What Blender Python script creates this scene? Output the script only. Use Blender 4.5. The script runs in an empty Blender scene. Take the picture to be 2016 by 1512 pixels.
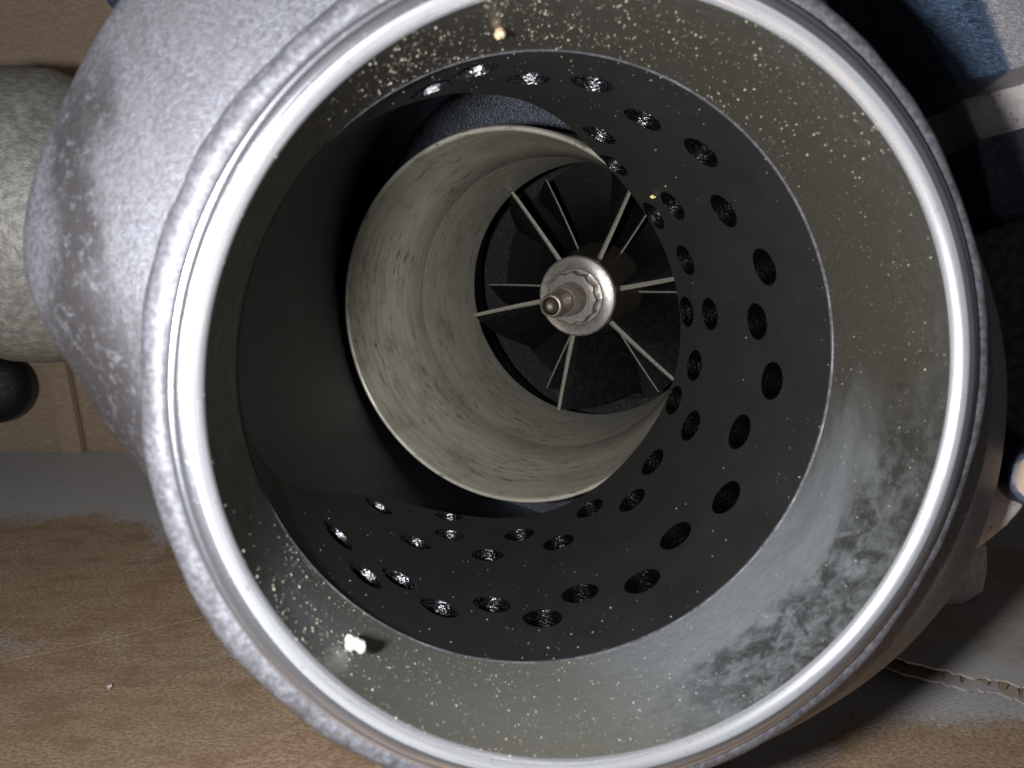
import bpy, bmesh, math, random
from mathutils import Vector, Matrix
from math import sin, cos, pi, radians, sqrt, atan2
random.seed(7)
S = bpy.context.scene
COL = S.collection

# ------------------------------------------------------------------ camera, world, light
F_PX = 1500.0
PITCH = radians(20)
CAM_H = 10.5                       # centimetres above the cardboard
cam_d = bpy.data.cameras.new("camera")
cam = bpy.data.objects.new("camera", cam_d); COL.objects.link(cam)
cam.location = (0, 0, CAM_H); cam.rotation_euler = (pi/2 - PITCH, 0, 0)
cam_d.sensor_width = 36; cam_d.lens = F_PX/2016*36
cam_d.clip_start = 0.05; cam_d.clip_end = 500
cam_d.dof.use_dof = True; cam_d.dof.focus_distance = 13.0; cam_d.dof.aperture_fstop = 0.62
S.camera = cam

def CW(x, y, z):
    """point given along the view: x right, y down, z forward -> world"""
    return Vector((x, z*cos(PITCH) - y*sin(PITCH), CAM_H - y*cos(PITCH) - z*sin(PITCH)))
def CV(x, y, z):
    return CW(x, y, z) - Vector((0, 0, CAM_H))

def floor_pt(px, py, h=0.0):
    d = CV((px-1008)/F_PX, (py-756)/F_PX, 1.0)
    t = (h - CAM_H)/d.z
    return Vector((0, 0, CAM_H)) + d*t
w = bpy.data.worlds.new("World"); S.world = w; w.use_nodes = True
bg = w.node_tree.nodes["Background"]
bg.inputs[0].default_value = (0.85, 0.9, 1.0, 1); bg.inputs[1].default_value = 0.05
S.view_settings.view_transform = 'Standard'; S.view_settings.look = 'None'
S.view_settings.exposure = 0; S.view_settings.gamma = 1

def lamp(name, loc, power, radius, color):
    d = bpy.data.lights.new(name, 'POINT'); d.energy = power; d.shadow_soft_size = radius; d.color = color
    o = bpy.data.objects.new(name, d); COL.objects.link(o); o.location = loc
    return o
lamp("phone_torch", CW(-1.6, 0.1, 0.2), 8800, 0.25, (0.95, 0.97, 1.0))

# ------------------------------------------------------------------ material helpers
class NT:
    def __init__(s, name):
        s.m = bpy.data.materials.new(name); s.m.use_nodes = True
        s.t = s.m.node_tree; s.b = s.t.nodes["Principled BSDF"]
        s.tc = s.t.nodes.new("ShaderNodeTexCoord")
    def n(s, kind, **kw):
        x = s.t.nodes.new(kind)
        for k, v in kw.items(): setattr(x, k, v)
        return x
    def l(s, a, b): s.t.links.new(a, b)
    def setv(s, sock, v):
        if hasattr(v, 'links') or hasattr(v, 'is_linked'): s.l(v, sock)
        else: sock.default_value = v
    def obj(s): return s.tc.outputs['Object']
    def mapped(s, scale, loc=(0, 0, 0), rot=(0, 0, 0), src=None):
        x = s.n("ShaderNodeMapping"); x.inputs['Scale'].default_value = scale
        x.inputs['Location'].default_value = loc; x.inputs['Rotation'].default_value = rot
        s.l(src or s.obj(), x.inputs['Vector']); return x.outputs[0]
    def noise(s, vec, scale=1, detail=4, rough=.55, dist=0):
        x = s.n("ShaderNodeTexNoise"); x.inputs['Scale'].default_value = scale
        x.inputs['Detail'].default_value = detail; x.inputs['Roughness'].default_value = rough
        x.inputs['Distortion'].default_value = dist
        s.l(vec, x.inputs['Vector']); return x.outputs['Fac']
    def voro(s, vec, scale=1, out='Distance', feature='F1'):
        x = s.n("ShaderNodeTexVoronoi"); x.feature = feature; x.inputs['Scale'].default_value = scale
        s.l(vec, x.inputs['Vector']); return x.outputs[out]
    def ramp(s, fac, a, b, lo=0., hi=1.):
        x = s.n("ShaderNodeMapRange"); x.interpolation_type = 'SMOOTHSTEP'
        x.inputs[1].default_value = a; x.inputs[2].default_value = b
        x.inputs[3].default_value = lo; x.inputs[4].default_value = hi
        s.l(fac, x.inputs[0]); return x.outputs[0]
    def math(s, op, a, b=0., c=0.):
        x = s.n("ShaderNodeMath"); x.operation = op
        for i, v in enumerate((a, b, c)): s.setv(x.inputs[i], v)
        return x.outputs[0]
    def mix(s, fac, a, b):
        x = s.n("ShaderNodeMix"); x.data_type = 'RGBA'
        s.setv(x.inputs[0], fac)
        for i, v in ((6, a), (7, b)):
            if isinstance(v, tuple): x.inputs[i].default_value = v + (1,) if len(v) == 3 else v
            else: s.l(v, x.inputs[i])
        return x.outputs[2]
    def sep(s, vec):
        x = s.n("ShaderNodeSeparateXYZ"); s.l(vec, x.inputs[0]); return x.outputs
    def bump(s, h, strength=.3, dist=.02, prev=None):
        x = s.n("ShaderNodeBump"); x.inputs['Strength'].default_value = strength
        x.inputs['Distance'].default_value = dist; s.l(h, x.inputs['Height'])
        if prev: s.l(prev, x.inputs['Normal'])
        return x.outputs[0]
    def done(s, color=None, metal=None, rough=None, bump=None, spec=None):
        i = s.b.inputs
        for k, v in (('Base Color', color), ('Metallic', metal), ('Roughness', rough), ('Normal', bump), ('Specular IOR Level', spec)):
            if v is None: continue
            if isinstance(v, tuple): v = v + (1,) if len(v) == 3 else v
            s.setv(i[k], v)
        return s.m

M = {}
def build_materials():
    # machined lip of the inlet
    t = NT("machined_lip")
    x, y, z = t.sep(t.obj())
    rr = t.math('SQRT', t.math('ADD', t.math('MULTIPLY', x, x), t.math('MULTIPLY', y, y)))
    cmb = t.n("ShaderNodeCombineXYZ")
    t.setv(cmb.inputs[0], t.math('MULTIPLY', rr, 14.)); t.setv(cmb.inputs[1], t.math('MULTIPLY', z, 14.))
    t.setv(cmb.inputs[2], t.math('MULTIPLY', t.math('ARCTAN2', y, x), .9))
    n = t.noise(cmb.outputs[0], 2.2, 4, .6)
    f = t.noise(t.obj(), 22, 4, .7); g = t.noise(t.obj(), 2.2, 4, .6)
    c = t.mix(t.ramp(n, .38, .62), (.66, .66, .70), (.40, .395, .42))
    c = t.mix(t.ramp(f, .60, .74, 0, .5), c, (.28, .27, .28))
    c = t.mix(t.ramp(g, .56, .74, 0, .4), c, (.36, .35, .36))
    r = t.math('ADD', t.ramp(n, .35, .65, .15, .27), t.ramp(f, .55, .75, 0, .12))
    b = t.bump(n, .22, .02); b = t.bump(f, .05, .015, b)
    M['lip'] = t.done(c, .95, r, b)
    t = NT("bright_turned_edge")
    x, y, z = t.sep(t.obj())
    rr = t.math('SQRT', t.math('ADD', t.math('MULTIPLY', x, x), t.math('MULTIPLY', y, y)))
    cmb = t.n("ShaderNodeCombineXYZ")
    t.setv(cmb.inputs[0], t.math('MULTIPLY', rr, 20.)); t.setv(cmb.inputs[1], t.math('MULTIPLY', z, 20.))
    t.setv(cmb.inputs[2], t.math('MULTIPLY', t.math('ARCTAN2', y, x), 1.4))
    n = t.noise(cmb.outputs[0], 2.0, 4, .6); f = t.noise(t.obj(), 20, 4, .7)
    c = t.mix(t.ramp(n, .36, .64), (.74, .74, .76), (.46, .46, .48)); c = t.mix(t.ramp(f, .58, .74, 0, .6), c, (.26, .25, .25))
    M['edgelip'] = t.done(c, .80, t.ramp(n, .35, .65, .24, .36), t.bump(n, .18, .02))
    t = NT("cast_bead")
    f = t.noise(t.obj(), 20, 4, .7); g = t.noise(t.mapped((3, 3, 8)), 1.5, 4, .6)
    c = t.mix(t.ramp(f, .35, .7), (.055, .053, .06), (.12, .12, .132)); c = t.mix(t.ramp(g, .48, .68, 0, .7), c, (.035, .033, .035))
    M['bead'] = t.done(c, .2, .55, t.bump(f, .25, .02))
    # bore wall, oily aluminium
    t = NT("oily_bore_wall")
    x, y, z = t.sep(t.obj())
    n1 = t.noise(t.mapped((.55, .55, .9)), 1.3, 5, .6, .6)
    n2 = t.noise(t.mapped((2.2, 2.2, 6)), 2.2, 5, .65, 1.0)
    fine = t.noise(t.obj(), 30, 3, .6)
    top = t.ramp(t.math('ADD', y, t.math('MULTIPLY', n1, 2.6)), -1.2, 1.6)      # oil film gathers on the upper wall
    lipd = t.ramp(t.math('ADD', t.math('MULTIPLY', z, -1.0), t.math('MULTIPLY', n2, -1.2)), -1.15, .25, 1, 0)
    base = t.mix(t.ramp(n2, .35, .7), (.20, .215, .225), (.155, .168, .172))
    oil = t.mix(n2, (.026, .0195, .012), (.052, .042, .029))
    c = t.mix(t.math('MULTIPLY', top, .92), base, oil)
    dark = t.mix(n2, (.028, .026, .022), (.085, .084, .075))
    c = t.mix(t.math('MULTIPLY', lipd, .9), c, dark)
    low = t.ramp(t.math('ADD', t.math('MULTIPLY', y, -1), t.math('MULTIPLY', n1, 1.2)), 1.9, 3.2)
    left = t.ramp(t.math('ADD', x, t.math('MULTIPLY', n1, 1.0)), .4, 1.9, 1, 0)
    c = t.mix(t.math('MULTIPLY', t.math('MULTIPLY', low, left), .7), c, (.12, .108, .08))
    c = t.mix(t.ramp(fine, .62, .75, 0, .35), c, (.28, .265, .22))
    b = t.bump(n2, .12, .03); b = t.bump(fine, .25, .015, b)
    ang = t.math('ARCTAN2', y, x)
    aw = t.ramp(t.math('ABSOLUTE', t.math('ADD', ang, .62)), .36, .85, 1, 0)
    vein = t.noise(t.mapped((1, 1, 1.0)), 4.2, 8, .76, .5)
    sw = t.ramp(t.math('ADD', z, t.math('MULTIPLY', t.math('SUBTRACT', n1, .5), .9)), -1.0, -.75)
    blk = t.math('MULTIPLY', t.math('MULTIPLY', aw, sw), t.ramp(vein, .36, .60))
    c = t.mix(t.math('MULTIPLY', blk, .85), c, (.022, .021, .018))
    M['bore'] = t.done(c, .35, t.math('SUBTRACT', t.ramp(n2, .3, .7, .34, .50), t.math('MULTIPLY', top, .06)), b)
    # black sleeve
    t = NT("black_anodised")
    fine = t.noise(t.obj(), 60, 3, .6); n = t.noise(t.obj(), 1.6, 4, .6)
    c = t.mix(n, (.010, .0096, .0091), (.0175, .0167, .016))
    b = t.bump(fine, .18, .01)
    M['black'] = t.done(c, 0, t.ramp(n, .3, .7, .46, .56), b, .32)
    # rough black casting behind the sleeve
    t = NT("bare_drilled_wall")
    g = t.noise(t.obj(), 24, 3, .6)
    M['hole'] = t.done(t.mix(t.ramp(g, .4, .65), (.10, .10, .105), (.16, .16, .17)), 1.0, .23, t.bump(g, .5, .035))
    t = NT("rough_black_casting")
    fine = t.noise(t.obj(), 18, 4, .7); n = t.noise(t.obj(), 2, 4, .6)
    b = t.bump(fine, .8, .03)
    M['cavity'] = t.done(t.mix(n, (.035, .039, .048), (.10, .108, .125)), .92, .30, b, .5)
    # machined tube leading to the wheel
    t = NT("machined_shroud")
    s1 = t.noise(t.mapped((1.1, 1.1, 8)), 2.2, 6, .72, .3)
    s2 = t.noise(t.mapped((.5, .5, 5)), 2.0, 4, .6, .4)
    blot = t.noise(t.obj(), 1.1, 5, .65, .5)
    gr = t.noise(t.obj(), 32, 3, .6)
    c = t.mix(t.ramp(s2, .35, .68), (.42, .39, .32), (.32, .297, .243))
    c = t.mix(t.ramp(blot, .5, .72, 0, .6), c, (.23, .207, .155))
    pit = t.math('MULTIPLY', t.ramp(s1, .55, .62), t.ramp(t.noise(t.mapped((.8, .8, 1.2)), 1.0, 4, .65), .44, .56))
    c = t.mix(t.math('MULTIPLY', pit, .9), c, (.10, .082, .062))
    c = t.mix(t.ramp(gr, .55, .75, 0, .25), c, (.55, .52, .44))
    h = t.math('SUBTRACT', t.math('MULTIPLY', s1, .6), pit)
    b = t.bump(h, .28, .03); b = t.bump(gr, .15, .012, b)
    M['tube'] = t.done(c, .35, t.ramp(s2, .3, .7, .36, .48), b)
    # blades and wheel
    t = NT("wheel_alloy")
    n = t.noise(t.obj(), 14, 4, .6)
    M['wheel'] = t.done(t.mix(n, (.05, .043, .034), (.10, .08, .058)), .6, .42, t.bump(n, .3, .02))
    t = NT("blade_soot")
    n = t.noise(t.obj(), 10, 5, .7)
    M['soot'] = t.done(t.mix(t.ramp(n, .45, .7), (.004, .004, .0045), (.012, .012, .012)), .1, t.ramp(n, .4, .7, .6, .4), t.bump(n, .5, .03), .3)
    t = NT("blade_dusty")
    n = t.noise(t.obj(), 5, 6, .75)
    M['dusty'] = t.done(t.mix(t.ramp(n, .42, .68), (.007, .007, .008), (.026, .0255, .025)), .2, t.ramp(n, .4, .7, .55, .35), t.bump(n, .6, .04), .4)
    t = NT("blade_edge")
    n = t.noise(t.obj(), 22, 4, .6)
    M['edge'] = t.done(t.mix(t.ramp(n, .42, .7), (.80, .76, .66), (.50, .43, .32)), .7, .34, t.bump(n, .25, .015))
    t = NT("nut_steel")
    n = t.noise(t.obj(), 9, 5, .65); g = t.noise(t.obj(), 40, 3, .6)
    c = t.mix(t.ramp(n, .38, .68), (.46, .43, .40), (.26, .23, .195))
    M['steel'] = t.done(c, .85, t.ramp(n, .3, .7, .27, .42), t.bump(g, .15, .01))
    t = NT("shaft_steel")
    n = t.noise(t.mapped((1, 1, 8)), 4, 5, .65)
    M['shaft'] = t.done(t.mix(t.ramp(n, .38, .68), (.62, .52, .45), (.30, .22, .17)), .8, .34, t.bump(n, .2, .015))
    # sand cast aluminium
    t = NT("sand_cast_aluminium")
    g = t.noise(t.obj(), 21, 5, .8); g2 = t.noise(t.obj(), 48, 2, .6); big = t.noise(t.obj(), .8, 5, .6)
    x, y, z = t.sep(t.obj())
    st = t.noise(t.mapped((2.6, 1.2, .28), rot=(0, .12, 0)), 1.0, 5, .65, .5)
    c = t.mix(t.ramp(g, .32, .68), (.10, .098, .108), (.25, .25, .278))
    c = t.mix(t.ramp(big, .4, .7, 0, .35), c, (.22, .21, .215))
    stain = t.math('MULTIPLY', t.ramp(st, .50, .64), t.ramp(g2, .25, .6))
    c = t.mix(t.math('MULTIPLY', stain, .5), c, (.15, .135, .135))
    # soot smear running down the flank
    wob = t.noise(t.mapped((.9, .5, .3)), 1.4, 4, .6)
    cx = t.math('ADD', t.math('MULTIPLY', y, -.04), t.math('ADD', -4.05, t.math('MULTIPLY', t.math('SUBTRACT', wob, .5), 1.0)))
    dx = t.math('ABSOLUTE', t.math('SUBTRACT', x, cx))
    wide = t.ramp(y, .9, -.1, .34, 1.1)
    smear = t.math('MULTIPLY', t.ramp(t.math('DIVIDE', dx, wide), .1, 1.0, 1, 0), t.ramp(y, 2.9, 2.0, 0, 1))
    smear = t.math('MULTIPLY', smear, t.ramp(t.noise(t.obj(), 9, 5, .75), .32, .50))
    c = t.mix(t.math('MULTIPLY', smear, .9), c, (.055, .048, .048))
    b = t.bump(g, .5, .026); b = t.bump(g2, .35, .014, b)
    M['cast'] = t.done(c, .5, t.ramp(g, .3, .7, .46, .36), b)
    # darker cast iron
    t = NT("cast_iron_grey")
    g = t.noise(t.obj(), 7, 5, .7); big = t.noise(t.obj(), .7, 4, .6); g2 = t.noise(t.obj(), 26, 2, .5)
    c = t.mix(t.ramp(g, .35, .7), (.17, .16, .145), (.31, .297, .27)); c = t.mix(t.ramp(big, .45, .65, 0, .6), c, (.19, .172, .145))
    b = t.bump(g, .6, .05); b = t.bump(g2, .3, .02, b)
    M['pipe'] = t.done(c, .25, .5, b)
    t = NT("dark_casting")
    g = t.noise(t.obj(), 8, 5, .7)
    M['darkcast'] = t.done(t.mix(t.ramp(g, .4, .7), (.035, .032, .032), (.11, .10, .095)), .3, .55, t.bump(g, .6, .05))
    # tinted flange: blue dye on a pale milled face
    t = NT("blue_marked_flange")
    x, y, z = t.sep(t.obj())
    g = t.noise(t.mapped((5, 5, 13)), 2.2, 5, .7, .8); g2 = t.noise(t.obj(), 24, 3, .6)
    edge = t.ramp(t.math('ADD', t.math('ADD', x, t.math('MULTIPLY', z, .40)), t.math('MULTIPLY', g, -.42)), -.18, -.02, 1, 0)
    c = t.mix(t.ramp(g2, .35, .7), (.30, .285, .30), (.42, .40, .41))
    blue = t.mix(t.ramp(g, .36, .68), (.018, .033, .058), (.075, .125, .21))
    c = t.mix(edge, c, blue)
    b = t.bump(g, .6, .06); b = t.bump(g2, .25, .02, b)
    M['blue'] = t.done(c, .35, .42, b)
    t = NT("pale_milled_face")
    g = t.noise(t.obj(), 6, 5, .65); g2 = t.noise(t.obj(), 24, 3, .6)
    c = t.mix(t.ramp(g, .4, .7), (.72, .66, .63), (.56, .49, .46))
    c = t.mix(t.ramp(g2, .62, .72, 0, .8), c, (.2, .16, .14))
    M['pale'] = t.done(c, .25, .48, t.bump(g2, .3, .02))
    t = NT("blued_bolt")
    g = t.noise(t.obj(), 8, 4, .6)
    M['bolt'] = t.done(t.mix(t.ramp(g, .4, .7), (.04, .055, .09), (.10, .10, .12)), .5, .4, t.bump(g, .2, .02))
    t = NT("copper_tinted_face")
    g = t.noise(t.obj(), 8, 4, .6)
    M['tan'] = t.done(t.mix(g, (.30, .205, .15), (.36, .26, .20)), 0, .6, t.bump(g, .1, .02))
    # cardboard: brown paper, pale grey beyond a ragged boundary and in noise patches
    def floor_mat():
        t = NT("patchy_cardboard_floor")
        x, y, z = t.sep(t.obj())
        fib = t.noise(t.mapped((2.6, 5, 5), rot=(0, 0, .15)), 4.2, 6, .75); big = t.noise(t.obj(), .5, 6, .62, .5)
        blot = t.noise(t.mapped((.8, 2.2, 2)), 1.1, 5, .65); spk = t.noise(t.obj(), 15, 3, .65)
        c = t.mix(t.ramp(fib, .36, .64), (.235, .152, .093), (.44, .318, .21))
        fl = t.noise(t.mapped((5, 10, 10), rot=(0, 0, -.2)), 3.5, 3, .6)
        c = t.mix(t.ramp(fl, .60, .68, 0, .6), c, (.13, .075, .04))
        c = t.mix(t.ramp(fl, .38, .31, 0, .5), c, (.43, .32, .22))
        c = t.mix(t.ramp(blot, .42, .66, 0, .6), c, (.22, .135, .08))
        c = t.mix(t.ramp(spk, .63, .74, 0, .6), c, (.11, .065, .035))
        c = t.mix(t.ramp(spk, .36, .27, 0, .5), c, (.48, .37, .27))
        yb = t.n("ShaderNodeFloatCurve")
        pts = [floor_pt(*q) for q in ((-300, 1032), (0, 1036), (200, 1014), (340, 1068), (900, 1180), (1500, 1545), (1660, 1455), (1800, 1415), (2016, 1430), (2400, 1440))]
        cv = yb.mapping.curves[0]
        u = lambda p: ((p.x+20)/40, p.y/25)
        cv.points[0].location = (0, u(pts[0])[1]); cv.points[1].location = (1, u(pts[-1])[1])
        for p in pts: cv.points.new(*u(p))
        for p in cv.points: p.handle_type = 'VECTOR'
        yb.mapping.update()
        t.l(t.math('DIVIDE', t.math('ADD', x, 20.), 40.), yb.inputs['Value'])
        edge = t.math('SUBTRACT', y, t.math('MULTIPLY', yb.outputs[0], 25.))
        nz = t.math('ADD', t.math('MULTIPLY', t.math('SUBTRACT', fib, .5), 1.6), t.math('MULTIPLY', t.math('SUBTRACT', big, .5), 2.2))
        greyed = t.ramp(t.math('ADD', edge, nz), -.35, .55, 0, .88)
        patch = t.ramp(t.math('ADD', big, t.math('MULTIPLY', fib, .25)), .70, .84, 0, .55)
        greyed = t.math('MAXIMUM', greyed, patch)
        pale = t.mix(t.ramp(fib, .35, .65), (.34, .335, .335), (.48, .47, .465))
        c = t.mix(greyed, c, pale)
        b = t.bump(fib, .35, .03); b = t.bump(spk, .12, .02, b)
        return t.done(c, 0, .6, b, .35)
    def card(name, whit):
        t = NT(name)
        fib = t.noise(t.mapped((2.2, 9, 9), rot=(0, 0, .12)), 2.2, 6, .7); big = t.noise(t.obj(), .55, 5, .6, .4)
        spk = t.noise(t.obj(), 16, 3, .65)
        c = t.mix(t.ramp(fib, .32, .7), (.27, .192, .13), (.38, .285, .20))
        c = t.mix(t.ramp(spk, .62, .74, 0, .55), c, (.15, .09, .05))
        c = t.mix(t.ramp(spk, .36, .26, 0, .45), c, (.46, .34, .24))
        greyed = t.ramp(t.math('ADD', t.math('MULTIPLY', fib, .35), big), *(whit + (0, .9)))
        c = t.mix(greyed, c, (.36, .35, .345))
        b = t.bump(fib, .3, .03); b = t.bump(spk, .12, .02, b)
        return t.done(c, 0, .62, b, .35)
    M['card'] = card("brown_cardboard", (.78, .98))
    M['cardw'] = card("mottled_pale_cardboard", (.40, .62))
    M['floor'] = floor_mat(); M['floor2'] = card('mottled_cardboard', (.50, .85))
    M['cardedge'] = card("cardboard_edge", (.9, 1.2))
    for nm, c in (('grit', (.22, .20, .15)), ('white', (.42, .41, .38)), ('tan2', (.34, .25, .15)), ('gold', (.75, .62, .25))):
        t = NT("mineral_" + nm); g = t.noise(t.obj(), 30, 3, .6)
        M[nm] = t.done(t.mix(g, tuple(.75*q for q in c), c), 0, .5)
build_materials()

# ------------------------------------------------------------------ object helpers
def link(o): COL.objects.link(o); return o
def new_empty(name, loc, label, cat, group=None):
    o = link(bpy.data.objects.new(name, None)); o.location = loc
    o.empty_display_size = 1
    o['label'] = label; o['category'] = cat
    if group: o['group'] = group
    return o
def from_bm(name, bm, mat, parent=None, frame=None, sharp=35, smooth=True):
    """frame = world matrix of the part's own axes; mesh is in that frame"""
    bmesh.ops.recalc_face_normals(bm, faces=bm.faces[:]) if sharp is not None else None
    me = bpy.data.meshes.new(name); bm.to_mesh(me); bm.free()
    mats = mat if isinstance(mat, (list, tuple)) else [mat]
    for q in mats: me.materials.append(q)
    if smooth:
        me.shade_smooth(); me.set_sharp_from_angle(angle=radians(sharp or 35))
    o = link(bpy.data.objects.new(name, me))
    place(o, parent, frame)
    return o
WORLD = {}
def place(o, parent, frame):
    fw = frame if frame is not None else Matrix.Identity(4)
    WORLD[o.name] = fw.copy()
    if parent is not None:
        pw = WORLD.get(parent.name, Matrix.Translation(parent.location))
        o.parent = parent
        o.matrix_basis = pw.inverted() @ fw
    else:
        o.matrix_basis = fw
def lathe(bm, prof, n=160, closed=False, mi=0, a0=0, a1=2*pi, skip=None):
    full = abs(a1 - a0 - 2*pi) < 1e-6
    rows = []
    m = n if full else n + 1
    for r, z in prof:
        rows.append([bm.verts.new((r*cos(a0 + (a1-a0)*i/n), r*sin(a0 + (a1-a0)*i/n), z)) for i in range(m)])
    k = len(prof)
    for j in range(k if closed else k-1):
        A, B = rows[j], rows[(j+1) % k]
        for i in range(n):
            q = (i+1) % m
            f = bm.faces.new((A[i], A[q], B[q], B[i])); f.material_index = mi
    return rows
def capdisc(bm, row, mi=0):
    f = bm.faces.new(row); f.material_index = mi
def frame_from(o, zdir, xhint):
    z = zdir.normalized(); x = (xhint - xhint.dot(z)*z).normalized(); y = z.cross(x)
    m = Matrix.Identity(4)
    for i, a in enumerate((x, y, z)):
        for k in range(3): m[k][i] = a[k]
    m.translation = o
    return m

# frames: inlet bore (z toward the viewer) and the inner tube / wheel, tilted to the left
FS = frame_from(CW(.8327, .111, 5.7984), CV(.21248, .13128, -.9683), CV(.97676, 0, .21434))
K = 1.05
mT = CV(-.4079, .2251, -.8848).normalized()
T0 = CW(-.19*K, -1.005*K, 12.9*K)
FT = frame_from(T0, mT, CV(1, 0, 0))
FW = frame_from(T0 - mT*4.127, mT, CV(1, 0, 0))

turbo = new_empty("turbocharger", CW(1.5, 6, 14), "cast aluminium turbocharger seen into its open round inlet with black perforated sleeve and bladed wheel", "turbocharger")

# ------------------------------------------------------------------ inlet: lip and bore wall
bm = bmesh.new()
prof = [(3.0, -.10), (3.005, -.075), (3.018, -.05), (3.04, -.028), (3.068, -.012), (3.10, -.003), (3.13, .0), (3.155, -.003), (3.175, -.01), (3.188, -.025), (3.195, -.045), (3.205, -.04), (3.235, -.045), (3.25, -.075),
        (3.257, -.10), (3.275, -.09), (3.30, -.085), (3.35, -.09), (3.40, -.12), (3.44, -.18), (3.455, -.26), (3.43, -.40), (3.36, -.50), (3.30, -.60)]
lathe(bm, prof, 220)
rnd = random.Random(3)
for v in bm.verts:       # cast skin is slightly uneven outside the machined lip
    r = sqrt(v.co.x**2 + v.co.y**2)
    if r > 3.27:
        a = atan2(v.co.y, v.co.x)
        d = .010*sin(7*a + 1) + .007*sin(17*a + 2.1) + .003*sin(41*a) + rnd.uniform(-.002, .002)
        v.co.x *= 1 + d/r; v.co.y *= 1 + d/r
for f in bm.faces:
    c = f.calc_center_median()
    q = sqrt(c.x**2 + c.y**2)
    f.material_index = 1 if q > 3.25 else (2 if q < 3.085 else 0)
lip = from_bm("inlet_lip", bm, [M['lip'], M['bead'], M['edgelip']], turbo, FS, 60)
bm = bmesh.new()
lathe(bm, [(3.0, -.10), (3.0, -.5), (3.0, -1.0), (3.0, -1.6), (3.0, -1.70)], 200)
bore = from_bm("bore_wall", bm, M['bore'], turbo, FS)
bm = bmesh.new()
lathe(bm, [(3.0, -1.70), (2.988, -1.714), (2.995, -1.74), (3.45, -1.76)], 200)
rnd = random.Random(5)
for v in bm.verts:
    if abs(v.co.z + 1.714) < .001: v.co.z += rnd.uniform(-.008, .008)
from_bm("bore_edge", bm, M['bead'], turbo, FS, 60)

# ------------------------------------------------------------------ black perforated sleeve
END = [(-180, 1.95), (-168, 2.1), (-155, 2.8), (-142, 4.4), (-130, 6.1), (-118, 7.1), (-100, 7.2), (-82, 6.6), (-70, 6.25), (-52, 6.0), (-34, 5.9), (-19, 5.7), (0, 5.6), (16, 5.58),
       (30, 5.58), (49, 5.5), (64, 5.2), (80, 4.25), (88, 3.92), (98.6, 3.54), (111.5, 3.11), (124, 2.81), (134.5, 2.36), (143, 1.98), (160, 1.95), (180, 1.95)]
def s_end(a):
    a = (a + 180) % 360 - 180
    for (a0, s0), (a1, s1) in zip(END, END[1:]):
        if a0 <= a <= a1:
            t = (a-a0)/(a1-a0); return s0 + (s1-s0)*t
def s_end_s(a): return sum(s_end(a + d) for d in (-9, -6, -3, 0, 3, 6, 9))/7
N = 200
bm = bmesh.new()
rows = []
for r, kind in ((3.03, 0), (3.03, 1), (3.06, 2), (3.32, 2), (3.36, 1), (3.36, 0)):
    row = []
    for i in range(N):
        a = 360*i/N; e = s_end_s(a)
        s = 1.765 if kind == 0 else (e - .04 if kind == 1 else e)
        row.append(bm.verts.new((r*cos(radians(a)), r*sin(radians(a)), -s)))
    rows.append(row)
for j in range(6):
    A, B = rows[j], rows[(j+1) % 6]
    for i in range(N):
        bm.faces.new((A[i], A[(i+1) % N], B[(i+1) % N], B[i]))
sleeve = from_bm("perforated_sleeve", bm, M['black'], turbo, FS, 30)
HOLES = [(-134.9, 3.46), (-127.2, 2.85), (-120.8, 6.12), (-118.1, 3.34), (-110.8, 5.07), (-109.2, 2.88), (-99.2, 5.82), (-97, 6.78),
         (-96, 3.23), (-90.9, 4.95), (-86.1, 2.78), (-79.2, 5.62), (-74.9, 3.19), (-71, 4.88), (-61.5, 2.82), (-57.3, 5.45),
         (-48, 3.21), (-47.5, 4.76), (-35.3, 5.08), (-33.7, 2.90), (-21.4, 4.6), (-18.2, 3.32), (-16.4, 5.40), (-5.2, 5.0), (-4.4, 2.89),
         (8.9, 3.28), (9.7, 4.55), (9.7, 5.30), (22, 2.88), (24.7, 4.94), (36.5, 3.26), (38.9, 5.25), (40.5, 4.47), (51.8, 2.8), (57.3, 5.12),
         (65.3, 3.08), (67.4, 4.31), (80.2, 2.68), (92.6, 2.86), (105.3, 2.36), (113.5, 2.62)]
bm = bmesh.new()
for a, s in HOLES:
    if abs(s - s_end_s(a)) < .27: s = s_end_s(a) - .28
    d = Vector((cos(radians(a)), sin(radians(a)), 0)); z = Vector((0, 0, 1)); t = z.cross(d)
    c = Vector((0, 0, -s)); R = .235
    lo = [bm.verts.new(c + d*2.7 + (t*cos(2*pi*i/24) + z*sin(2*pi*i/24))*R) for i in range(24)]
    hi = [bm.verts.new(c + d*3.7 + (t*cos(2*pi*i/24) + z*sin(2*pi*i/24))*R) for i in range(24)]
    for i in range(24): bm.faces.new((lo[i], lo[(i+1) % 24], hi[(i+1) % 24], hi[i]))
    bm.faces.new(lo[::-1]); bm.faces.new(hi)
cut = from_bm("cutter", bm, M['hole'], None, FS)
md = sleeve.modifiers.new("holes", 'BOOLEAN'); md.object = cut; md.operation = 'DIFFERENCE'; md.solver = 'EXACT'; md.material_mode = 'TRANSFER'; md.use_self = True
bpy.context.view_layer.update()
dg = bpy.context.evaluated_depsgraph_get()
me2 = bpy.data.meshes.new_from_object(sleeve.evaluated_get(dg))
sleeve.modifiers.clear(); old = sleeve.data; sleeve.data = me2; me2.name = "perforated_sleeve"
bpy.data.meshes.remove(old); cm = cut.data; bpy.data.objects.remove(cut); bpy.data.meshes.remove(cm)
me2.shade_smooth(); me2.set_sharp_from_angle(angle=radians(30))

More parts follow.
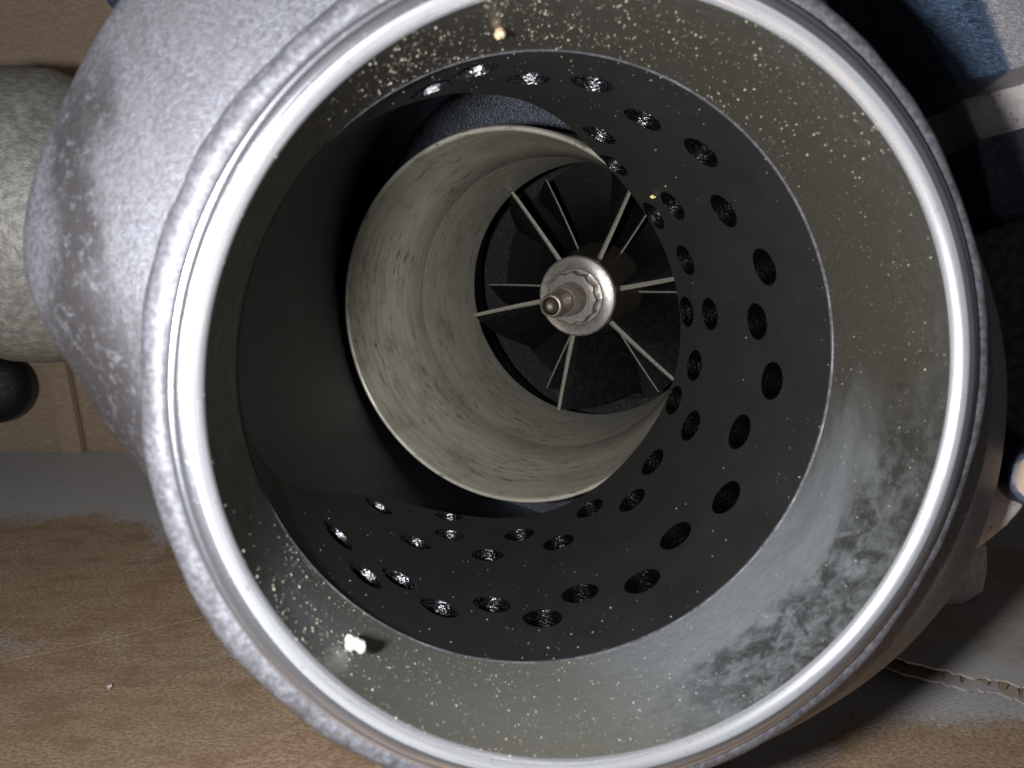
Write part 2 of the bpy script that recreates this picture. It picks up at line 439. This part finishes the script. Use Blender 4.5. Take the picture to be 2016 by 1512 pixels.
# ------------------------------------------------------------------ cavity round the tube, rough black casting
bm = bmesh.new()
n = 140; rows = []
for j in range(7):
    t = j/6
    row = []
    for i in range(n):
        a = 2*pi*i/n
        p = FS @ Vector((3.72*cos(a), 3.72*sin(a), -1.76))
        q = FT @ Vector((5.0*cos(a), 5.0*sin(a), -3.2))
        row.append(bm.verts.new(p.lerp(q, t)))
    rows.append(row)
rows.append([bm.verts.new(FT @ Vector((3.3*cos(2*pi*i/n), 3.3*sin(2*pi*i/n), -3.4))) for i in range(n)])
for A, B in zip(rows, rows[1:]):
    for i in range(n): bm.faces.new((A[i], A[(i+1) % n], B[(i+1) % n], B[i]))
from_bm("cavity_wall", bm, M['cavity'], turbo, None, 50)
bm = bmesh.new()
lathe(bm, [(3.40, -1.765), (3.74, -1.765)], 120)
from_bm("sleeve_shoulder", bm, M['black'], turbo, FS)

# ------------------------------------------------------------------ inner tube to the wheel
Rt = 3.219*K
bm = bmesh.new()
prof = [(Rt+.0, -4.4), (Rt+.0, -.3), (Rt, -.06), (Rt-.02, -.015), (Rt-.04, 0), (Rt-.075, -.003), (Rt-.095, -.02), (Rt-.105, -.06), (Rt-.15, -.6), (Rt-.26, -1.5), (2.95, -2.26), (2.956, -2.275), (2.972, -2.295), (2.965, -2.42),
        (2.945, -2.8), (2.935, -3.4), (2.93, -4.0), (2.93, -4.75)]
lathe(bm, prof, 200)
tube = from_bm("shroud_tube", bm, M['tube'], turbo, FT, 40)

bm = bmesh.new()
lathe(bm, [(2.93, -4.75), (3.02, -4.95), (3.3, -5.6), (3.6, -6.5), (4.4, -6.9), (4.6, -7.5), (3.4, -7.75), (.2, -7.75)], 120)
from_bm("diffuser", bm, M['soot'], turbo, FT, 40)
# ------------------------------------------------------------------ compressor wheel
bm = bmesh.new()
hp = [(.88, -.06), (.93, -.4), (1.0, -.9), (1.10, -1.5), (1.28, -2.2), (1.65, -2.8), (2.3, -3.1), (3.2, -3.2)]
r_ = lathe(bm, hp, 96); capdisc(bm, r_[0])
for f in bm.faces:
    if f.calc_center_median().z < -1.75: f.material_index = 1
wheel = from_bm("compressor_wheel", bm, [M['wheel'], M['soot']], turbo, FW, 40)
def hub_r(z):
    for (r0, z0), (r1, z1) in zip(hp, hp[1:]):
        if z0 >= z >= z1: return r0 + (r1-r0)*(z0-z)/(z0-z1)
    return hp[0][0]
def blade_mesh(name, zroot, ztip, th0, twist0, thick_tip):
    """one swept blade: rows along the flow, columns from hub to tip"""
    bm = bmesh.new(); NR, NC = 14, 9
    grid = {}
    for side in (0, 1):
        for j in range(NR):
            for i in range(NC):
                q = i/(NC-1)
                zl = zroot + (ztip-zroot)*q
                z = zl + (-2.95 - zl)*(j/(NR-1))
                rt = 2.90 if z > -2.3 else 2.90 + (z+2.3)**2*.35
                rr = (hub_r(z)-.03)*(1-q) + rt*q
                d = -(z - twist0)
                ang = twist_rate*d - .03*d*d
                th = th0*(1-q) + thick_tip*q
                if j == 0: th *= .9
                off = (th/2 if side else -th/2)/max(rr, .5)
                grid[side, j, i] = bm.verts.new((rr*cos(ang+off), rr*sin(ang+off), z if j else z))
    for side in (0, 1):
        for j in range(NR-1):
            for i in range(NC-1):
                f = bm.faces.new((grid[side, j, i], grid[side, j, i+1], grid[side, j+1, i+1], grid[side, j+1, i]))
                f.material_index = 0
    # rounded nose: a bulged strip joins both faces
    nose = []
    for i in range(NC):
        a, b = grid[0, 0, i].co, grid[1, 0, i].co
        mid = (a+b)/2; nose.append(bm.verts.new(mid + Vector((0, 0, .5*(a-b).length))))
    for i in range(NC-1):
        for s_ in (0, 1):
            f = bm.faces.new((grid[s_, 0, i], nose[i], nose[i+1], grid[s_, 0, i+1])); f.material_index = 1
            # first strip behind the nose is bare metal too
    for j in range(NR-1):   # tip strip
        f = bm.faces.new((grid[0, j, NC-1], grid[1, j, NC-1], grid[1, j+1, NC-1], grid[0, j+1, NC-1])); f.material_index = 1
    bmesh.ops.recalc_face_normals(bm, faces=bm.faces[:])
    me = bpy.data.meshes.new(name); bm.to_mesh(me); bm.free()
    me.materials.append(M['dusty']); me.materials.append(M['edge'])
    me.shade_smooth(); me.set_sharp_from_angle(angle=radians(50))
    return me
twist_rate = .26
main_me = blade_mesh("blade", -.34, -.42, .125, -.38, .085)
split_me = blade_mesh("splitter_blade", -1.30, -1.42, .05, -1.36, .036)
def put_blade(name, me, deg):
    o = link(bpy.data.objects.new(name, me)); o.parent = wheel
    o.matrix_basis = Matrix.Rotation(radians(deg), 4, 'Z'); return o
for d in (128, 66, 12, -40.5, -102, -167): put_blade("blade", main_me, d)
for d in (117, 57, 1, -57, -117, 180): put_blade("splitter_blade", split_me, d)

# flange, twelve-point nut, threaded stud
bm = bmesh.new()
r_ = lathe(bm, [(.78, -.07), (.90, -.05), (.915, .0), (.905, .05), (.87, .08), (.82, .085), (.66, .12), (.62, .15), (.5, .16)], 96)
capdisc(bm, r_[-1])
flange = from_bm("nut_flange", bm, M['steel'], wheel, FW, 30)
def star(k, ro, ri, n=12, sub=6):
    pts = []
    for i in range(n*sub):
        a = 2*pi*i/(n*sub); u = (i % sub)/sub
        w_ = abs(2*u-1)
        pts.append((ro - (ro-ri)*(1-w_)**.8, a))
    return pts
bm = bmesh.new()
pts = star(12, .60, .545)
def ring(z, sc, inset=0): return [bm.verts.new(((r*sc-inset)*cos(a), (r*sc-inset)*sin(a), z)) for r, a in pts]
L = [ring(.10, 1), ring(.42, 1), ring(.455, .96)]
hole = [bm.verts.new((.36*cos(a), .36*sin(a), .455)) for r, a in pts]
hole2 = [bm.verts.new((.33*cos(a), .33*sin(a), .38)) for r, a in pts]
L += [hole, hole2]
for A, B in zip(L, L[1:]):
    for i in range(len(A)): bm.faces.new((A[i], A[(i+1) % len(A)], B[(i+1) % len(A)], B[i]))
from_bm("twelve_point_nut", bm, M['steel'], wheel, FW, 22)
bm = bmesh.new()
prof = [(.33, .36)]
z = .46
while z < .86:
    prof += [(.345, z), (.315, z+.035)]; z += .07
prof += [(.33, .90), (.30, .95), (.262, .98), (.255, 1.02), (.255, 1.58), (.25, 1.64), (.222, 1.69), (.192, 1.695), (.175, 1.63), (.16, 1.54), (.10, 1.50), (.03, 1.49)]
r_ = lathe(bm, prof, 56); capdisc(bm, r_[-1])
for f in bm.faces:
    c = f.calc_center_median()
    if sqrt(c.x**2+c.y**2) < .19 and c.z > 1.4: f.material_index = 1
from_bm("threaded_stud", bm, [M['shaft'], M['wheel']], wheel, FW, 40)

# ------------------------------------------------------------------ compressor housing (scroll) behind the lip
CX, CY = 1144, 735
def pol(deg, rpx, z):
    """deg from the left side, clockwise over the top; a ring of the housing at depth z"""
    a = radians(180 - deg)
    return CW((CX + rpx*cos(a) - 1008)/F_PX*z, (CY - rpx*sin(a) - 756)/F_PX*z, z)
SIL = [(-180, 838), (-165, 848), (-150, 852), (-140, 838), (-125, 815), (-100, 800), (-60, 800), (-25, 826), (-15, 866), (-9, 916), (0, 995), (4.4, 1053), (8.4, 1102), (13, 1131), (19, 1146), (25, 1150),
       (31, 1157), (39, 1170), (55, 1180), (80, 1160), (100, 1090), (115, 960), (125, 860), (135, 810), (160, 815), (180, 838)]
def sil(a):
    a = (a+180) % 360 - 180
    for (a0, s0), (a1, s1) in zip(SIL, SIL[1:]):
        if a0 <= a <= a1:
            t = (a-a0)/(a1-a0); return s0 + (s1-s0)*t
bm = bmesh.new(); n = 200; rows = []
nS = FS.to_3x3() @ Vector((0, 0, 1)); CAMP = Vector((0, 0, CAM_H))
for f, sp in ((-.10, .35), (-.03, .45), (.03, .50), (.10, .53), (.25, .62), (.42, .74), (.60, .90), (.76, 1.08), (.89, 1.26), (.965, 1.40), (.99, 1.46), (1.0, 1.53), (.998, 1.62), (.985, 2.4)):
    row = []
    o_ = FS.translation - nS*sp
    for i in range(n):
        d = -180 + 360*i/n
        q = sum(sil(d+e) for e in (-2, 0, 2))/3
        r = 810 + f*(q-810) if f >= 0 else 810 + f*400
        if f > .1 and q < 900: r = min(r, q*(1 if sp < 2 else .99))
        ray = pol(d, r, 1.0) - CAMP
        row.append(bm.verts.new(CAMP + ray*((o_ - CAMP).dot(nS)/ray.dot(nS))))
    rows.append(row)
last = [v.co.copy() for v in rows[-1]]
for t, rr, zz in ((.25, 6.0, -2.5), (.55, 6.0, -2.5), (.85, 6.0, -2.5), (1, 5.9, -3.4), (1, 5.7, -5.5), (1, 5.2, -7.4), (1, 4.2, -7.9)):
    row = []
    for i in range(n):
        a = radians(180 - (-180 + 360*i/n))
        q = FT @ Vector((rr*cos(a), rr*sin(a), zz))
        row.append(bm.verts.new(last[i].lerp(q, t)))
    rows.append(row)
for A, B in zip(rows, rows[1:]):
    for i in range(n): bm.faces.new((A[i], A[(i+1) % n], B[(i+1) % n], B[i]))
capdisc(bm, rows[-1])
inv = FS.inverted()
for v in bm.verts: v.co = inv @ v.co
from_bm("compressor_housing", bm, M['cast'], turbo, FS, 45)

# ------------------------------------------------------------------ other castings of the turbocharger
def slab(name, px, z0, z1, mat, bevel=.05, centre=None, sub=0, parent=turbo, jag=0):
    """solid block: outline of its front face at depth z0, running straight back to z1"""
    bm = bmesh.new()
    fr = [CW((x-1008)/F_PX*z0, (y-756)/F_PX*z0, z0) for x, y in px]
    back = [p + CV(0, 0, z1-z0) for p in fr]
    c = sum(fr, Vector())/len(fr)
    org = centre or c
    f = [bm.verts.new(p-org) for p in fr]; b = [bm.verts.new(p-org) for p in back]
    bm.faces.new(f); bm.faces.new(b[::-1])
    m = len(f)
    for i in range(m): bm.faces.new((f[i], b[i], b[(i+1) % m], f[(i+1) % m]))
    bmesh.ops.recalc_face_normals(bm, faces=bm.faces[:])
    if bevel: bmesh.ops.bevel(bm, geom=bm.edges[:], offset=bevel, segments=3, affect='EDGES', profile=.5)
    return from_bm(name, bm, mat, parent, Matrix.Translation(org), 40)
slab("marked_flange", [(1700, -120), (1790, 5), (1885, 165), (1990, 138), (2120, 105), (2120, -120)], 9.6, 11.2, M['blue'])
slab("milled_pad", [(1872, 140), (2120, 60), (2120, 230), (2016, 258), (1930, 282)], 10.6, 12.2, M['pale'])
slab("clamp_block", [(1922, 276), (2120, 222), (2120, 400), (1985, 448), (1955, 420)], 10.2, 13, M['bolt'])
slab("bearing_housing", [(1900, 470), (1990, 440), (2130, 380), (2130, 900), (2010, 870), (1900, 800)], 9.9, 14.5, M['darkcast'], .12)
slab("mounting_lug", [(1760, 1100), (1945, 1072), (1946, 1120), (1938, 1166), (1882, 1201), (1850, 1207), (1790, 1204)], 15.9, 16.8, M['pale'], .06)
bm = bmesh.new()
r_ = lathe(bm, [(.30, -2.4), (.36, -2.3), (.36, -.1), (.34, -.03), (.28, 0)], 40); capdisc(bm, r_[-1], 1)
bo = CW((2052-1008)/F_PX*8.8, (942-756)/F_PX*8.8, 8.8)
from_bm("flange_bolt", bm, [M['bolt'], M['tan']], turbo, frame_from(bo, CV(-.33, -.04, -.94), CV(0, 1, 0)), 30)
slab("lower_boss", [(1900, 940), (1985, 885), (2016, 900), (2030, 1000), (1990, 1040), (1930, 1090), (1880, 1080)], 9.4, 12.5, M['pale'], .15)
# black rounded body, added to stand for the shade below the outlet pipe
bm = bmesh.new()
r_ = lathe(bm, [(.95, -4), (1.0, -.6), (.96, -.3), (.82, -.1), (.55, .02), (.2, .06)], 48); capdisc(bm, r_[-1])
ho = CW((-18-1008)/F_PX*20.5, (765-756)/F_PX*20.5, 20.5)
from_bm("pipe_shade_blob", bm, M['soot'], turbo, frame_from(ho, CV(.55, .05, -.83), CV(0, 1, 0)), 40)
# outlet pipe to the left
bm = bmesh.new()
prof = [(2.2, 0), (2.42, .05), (2.46, .4), (2.44, 1.6), (2.46, 3.0), (2.62, 3.4), (2.70, 3.9), (2.66, 4.6), (2.5, 5.0), (2.45, 7.5), (2.0, 8.5)]
lathe(bm, prof, 96)
rnd = random.Random(11)
for v in bm.verts:
    a = atan2(v.co.y, v.co.x); k = 1 + .012*sin(3*a+v.co.z) + .008*sin(5*a-2*v.co.z); v.co.x *= k; v.co.y *= k
po = CW((-420-1008)/F_PX*13.4, (440-756)/F_PX*13.4, 13.4)
from_bm("outlet_pipe", bm, M['pipe'], turbo, frame_from(po, CV(1, -.06, .25), CV(0, 1, 0)), 45)
slab("hose_stub", [(200, -40), (255, -40), (250, 8), (228, 18), (210, 6)], 12.4, 13.2, M['bolt'], .05)

# ------------------------------------------------------------------ grit
def clump(bm, c, r, rnd, sub=1, flat=.8):
    m = Matrix.Translation(c) @ Matrix.Rotation(rnd.uniform(0, 6), 4, Vector((rnd.uniform(-1, 1), rnd.uniform(-1, 1), 1)))
    m = m @ Matrix.Diagonal((1, rnd.uniform(.6, 1), rnd.uniform(.5, 1), 1))
    res = bmesh.ops.create_icosphere(bm, subdivisions=sub, radius=r, matrix=m)
    for v in res['verts']:
        v.co = c + (v.co - c)*rnd.uniform(.75, 1.2)
    return res['verts']
bm = bmesh.new(); rnd = random.Random(21)
cnt = 0
while cnt < 2600:
    a = rnd.uniform(-180, 180); s = rnd.uniform(.08, 1.7)
    d = .30
    if 40 < a < 130: d = 1.0
    elif -150 < a < -60: d = .95
    elif -60 <= a < -20: d = .18
    d *= .4 + .6*max(0, sin(a*.21+1)*sin(a*.083+s*5) + .35*sin(s*9+a*.4))
    if rnd.random() > d: continue
    cnt += 1
    r = .0045 + .010*rnd.random()**5
    clump(bm, Vector((3.0*cos(radians(a)), 3.0*sin(radians(a)), -s)) , r, rnd)
cnt = 0
while cnt < 260:
    a = rnd.uniform(-150, 150); s = 1.8 + 3.3*rnd.random()**1.7
    d = .35
    if 60 < a < 125: d = .8
    elif -140 < a < -70: d = 1.
    if rnd.random() > d or s > s_end_s(a)-.1: continue
    if any(abs(s-hs) < .27 and abs((a-ha))*.053 < .27 for ha, hs in HOLES): continue
    cnt += 1
    r = .005 + .011*rnd.random()**4
    clump(bm, Vector((3.03*cos(radians(a)), 3.03*sin(radians(a)), -s)), r, rnd)
g = from_bm("grit_specks", bm, M['grit'], turbo, FS, None, smooth=False); g['kind'] = 'stuff'

def lump(name, loc, rs, mat, label, cat, seed):
    rnd = random.Random(seed); bm = bmesh.new()
    for dx, r in rs: clump(bm, Vector(dx), r, rnd, 2)
    o = from_bm(name, bm, mat, None, Matrix.Translation(loc), 60); o['label'] = label; o['category'] = cat
def on_bore(a, s, r=2.95): return FS @ Vector((r*cos(radians(a)), r*sin(radians(a)), -s))

lump("grit_lump", on_bore(-133, .66, 2.93), [((0, 0, 0), .075), ((.075, -.03, 0), .06), ((-.03, .05, .02), .05)], M['white'], "largest white grit lump, stuck on the lower left of the inlet wall", "grit lump", 1)
lump("grit_lump", on_bore(106.5, .91, 2.955), [((0, 0, 0), .05), ((.02, -.035, 0), .035)], M['tan2'], "tan grit lump at the top of the inlet wall", "grit lump", 2)
lump("grit_lump", on_bore(44.7, 4.79, 3.0), [((0, 0, 0), .035), ((.05, .045, 0), .022), ((.03, -.03, 0), .02)], M['gold'], "yellow grit lump beside a hole in the black sleeve", "grit lump", 3)

# ------------------------------------------------------------------ cardboard box the turbocharger lies in
WALL_Y = floor_pt(100, 886).y
box = new_empty("cardboard_box", Vector((0, 14, 0)), "open brown cardboard box with patchy grey flaps lying under and behind the turbocharger", "box")
def sheet(name, pts, h, th, mat, nx=1, warp=0.0, seed=0, parent=box, bev=True):
    """panel lying on the floor with its top at height h"""
    bm = bmesh.new(); c = sum((Vector((p[0], p[1], 0)) for p in pts), Vector())/len(pts)
    top = [bm.verts.new((p[0]-c.x, p[1]-c.y, h)) for p in pts]
    bot = [bm.verts.new((p[0]-c.x, p[1]-c.y, h-th)) for p in pts]
    bm.faces.new(top); bm.faces.new(bot[::-1])
    m = len(pts)
    for i in range(m): bm.faces.new((top[i], bot[i], bot[(i+1) % m], top[(i+1) % m]))
    bmesh.ops.recalc_face_normals(bm, faces=bm.faces[:])
    if bev: bmesh.ops.bevel(bm, geom=[e for e in bm.edges if all(v.co.z > h-.001 for v in e.verts)], offset=min(.05, th*.4), segments=2, affect='EDGES')
    for v in bm.verts: v.co += c
    return from_bm(name, bm, mat, parent, Matrix.Identity(4), 40)
# base of the box and a flap folded over it, its near edge a little proud
sheet("base_panel", [(-40, -6), (40, -6), (40, WALL_Y+.2), (-40, WALL_Y+.2)], 0.0, .3, M['floor'])
ed = [floor_pt(*q, .1) for q in ((-900, 1500), (-300, 1372), (0, 1303), (200, 1262), (410, 1212), (700, 1150), (1000, 1098))]
sheet("flap", [(q.x, q.y) for q in ed] + [(ed[-1].x+.5, WALL_Y-.4), (-34, WALL_Y-.4)], .10, .02, M['floor'], bev=False)
ed = [floor_pt(*q, .12) for q in ((200, 1640), (430, 1514), (560, 1432), (640, 1392), (900, 1330))]
sheet("flap", [(q.x, q.y) for q in ed] + [(ed[-1].x, ed[-1].y-3), (ed[0].x+4, 1)], .07, .06, M['floor'], bev=False)
# raised far right flap with its torn corrugated edge toward us
def corrugated(name, p, q, back, h, th, mat):
    """sheet whose near edge runs p -> q and shows two liners with the fluting between"""
    ed = (q-p); L = ed.length; ux = ed.normalized(); uy = Vector((-ux.y, ux.x, 0)); 
    if uy.y < 0: uy = -uy
    fr = Matrix.Identity(4)
    for k in range(3): fr[k][0] = ux[k]; fr[k][1] = uy[k]; fr[k][2] = (0, 0, 1)[k]
    fr.translation = Vector((p.x, p.y, 0))
    rnd = random.Random(4)
    n = 150; jag = [0.0]
    for i in range(n): jag.append(max(-.16, min(.16, jag[-1]*.9 + rnd.uniform(-.035, .035))))
    objs = []
    for z0, z1, off in ((h, h-.045, .0), (h-th+.045, h-th, .22)):
        bm = bmesh.new(); rows = []
        for i in range(n+1):
            x = L*i/n; y = jag[i] + off
            rows.append([bm.verts.new((x, y, z0)), bm.verts.new((x, back, z0)), bm.verts.new((x, back, z1)), bm.verts.new((x, y, z1))])
        for A, B in zip(rows, rows[1:]):
            for k in range(4): bm.faces.new((A[k], B[k], B[(k+1) % 4], A[(k+1) % 4]))
        o = from_bm("liner" if objs else name, bm, mat, objs[0] if objs else box, fr, 40); objs.append(o)
    bm = bmesh.new(); rows = []
    m = int(L/.06)
    for i in range(m+1):
        x = L*i/m; z = h - th/2 + (th/2-.055)*sin(i*pi/2.6); y = .38 + rnd.uniform(-.2, .2)
        rows.append([bm.verts.new((x, y, z)), bm.verts.new((x, back, z)), bm.verts.new((x, back, z-.012)), bm.verts.new((x, y, z-.012))])
    for A, B in zip(rows, rows[1:]):
        for k in range(4): bm.faces.new((A[k], B[k], B[(k+1) % 4], A[(k+1) % 4]))
    from_bm("fluting", bm, M['cardedge'], objs[0], fr, 40)
p = floor_pt(1560, 1248, .75); q = floor_pt(2330, 1424, .75)
corrugated("torn_flap", p, q, 5.2, .75, .50, M['floor2'])
# walls of the box
def upright(name, x0, x1, y, z1, mat, th=.3, tilt=0.0, z0=-.05):
    bm = bmesh.new(); org = Vector(((x0+x1)/2, y, z0)); w_ = (x1-x0)/2; H = z1 - z0
    n = 24; rows = []
    rnd = random.Random(int(abs(x0)*10))
    ph = rnd.uniform(0, 6)
    for i in range(n+1):
        x = -w_ + 2*w_*i/n; dy = .05*sin(x*.7+ph) + .025*sin(x*2.3+ph)
        rows.append([bm.verts.new((x, dy, 0)), bm.verts.new((x, dy+tilt*H, H)), bm.verts.new((x, dy+tilt*H+th, H)), bm.verts.new((x, dy+th, 0))])
    for A, B in zip(rows, rows[1:]):
        for k in range(4): bm.faces.new((A[k], B[k], B[(k+1) % 4], A[(k+1) % 4]))
    for r in (rows[0], rows[-1]): bm.faces.new(r)
    return from_bm(name, bm, mat, box, Matrix.Translation(org), 40)
def wall_x(px): return (px-1008)/F_PX*(WALL_Y/cos(PITCH) + .6)
upright("side_panel", -36, 36, WALL_Y+.12, 23, M['card'], tilt=.03)
upright("side_panel", -34, wall_x(128), WALL_Y-.10, 8, M['card'], tilt=.03)
upright("side_panel", wall_x(131), wall_x(168), WALL_Y-.34, 7.6, M['card'], tilt=.03, th=.25)
upright("side_panel", wall_x(171), wall_x(205), WALL_Y-.05, 8, M['card'], tilt=.03)
upright("side_panel", wall_x(207), 34, WALL_Y-.16, 8, M['card'], tilt=.03)
cr = floor_pt(211, 1342, .28)
lump("cardboard_crumb", cr + Vector((0, 0, -.13)), [((0, 0, 0), .06), ((.03, .03, .01), .04)], M['pale'], "small pale crumb lying on the brown cardboard at lower left", "crumb", 9)
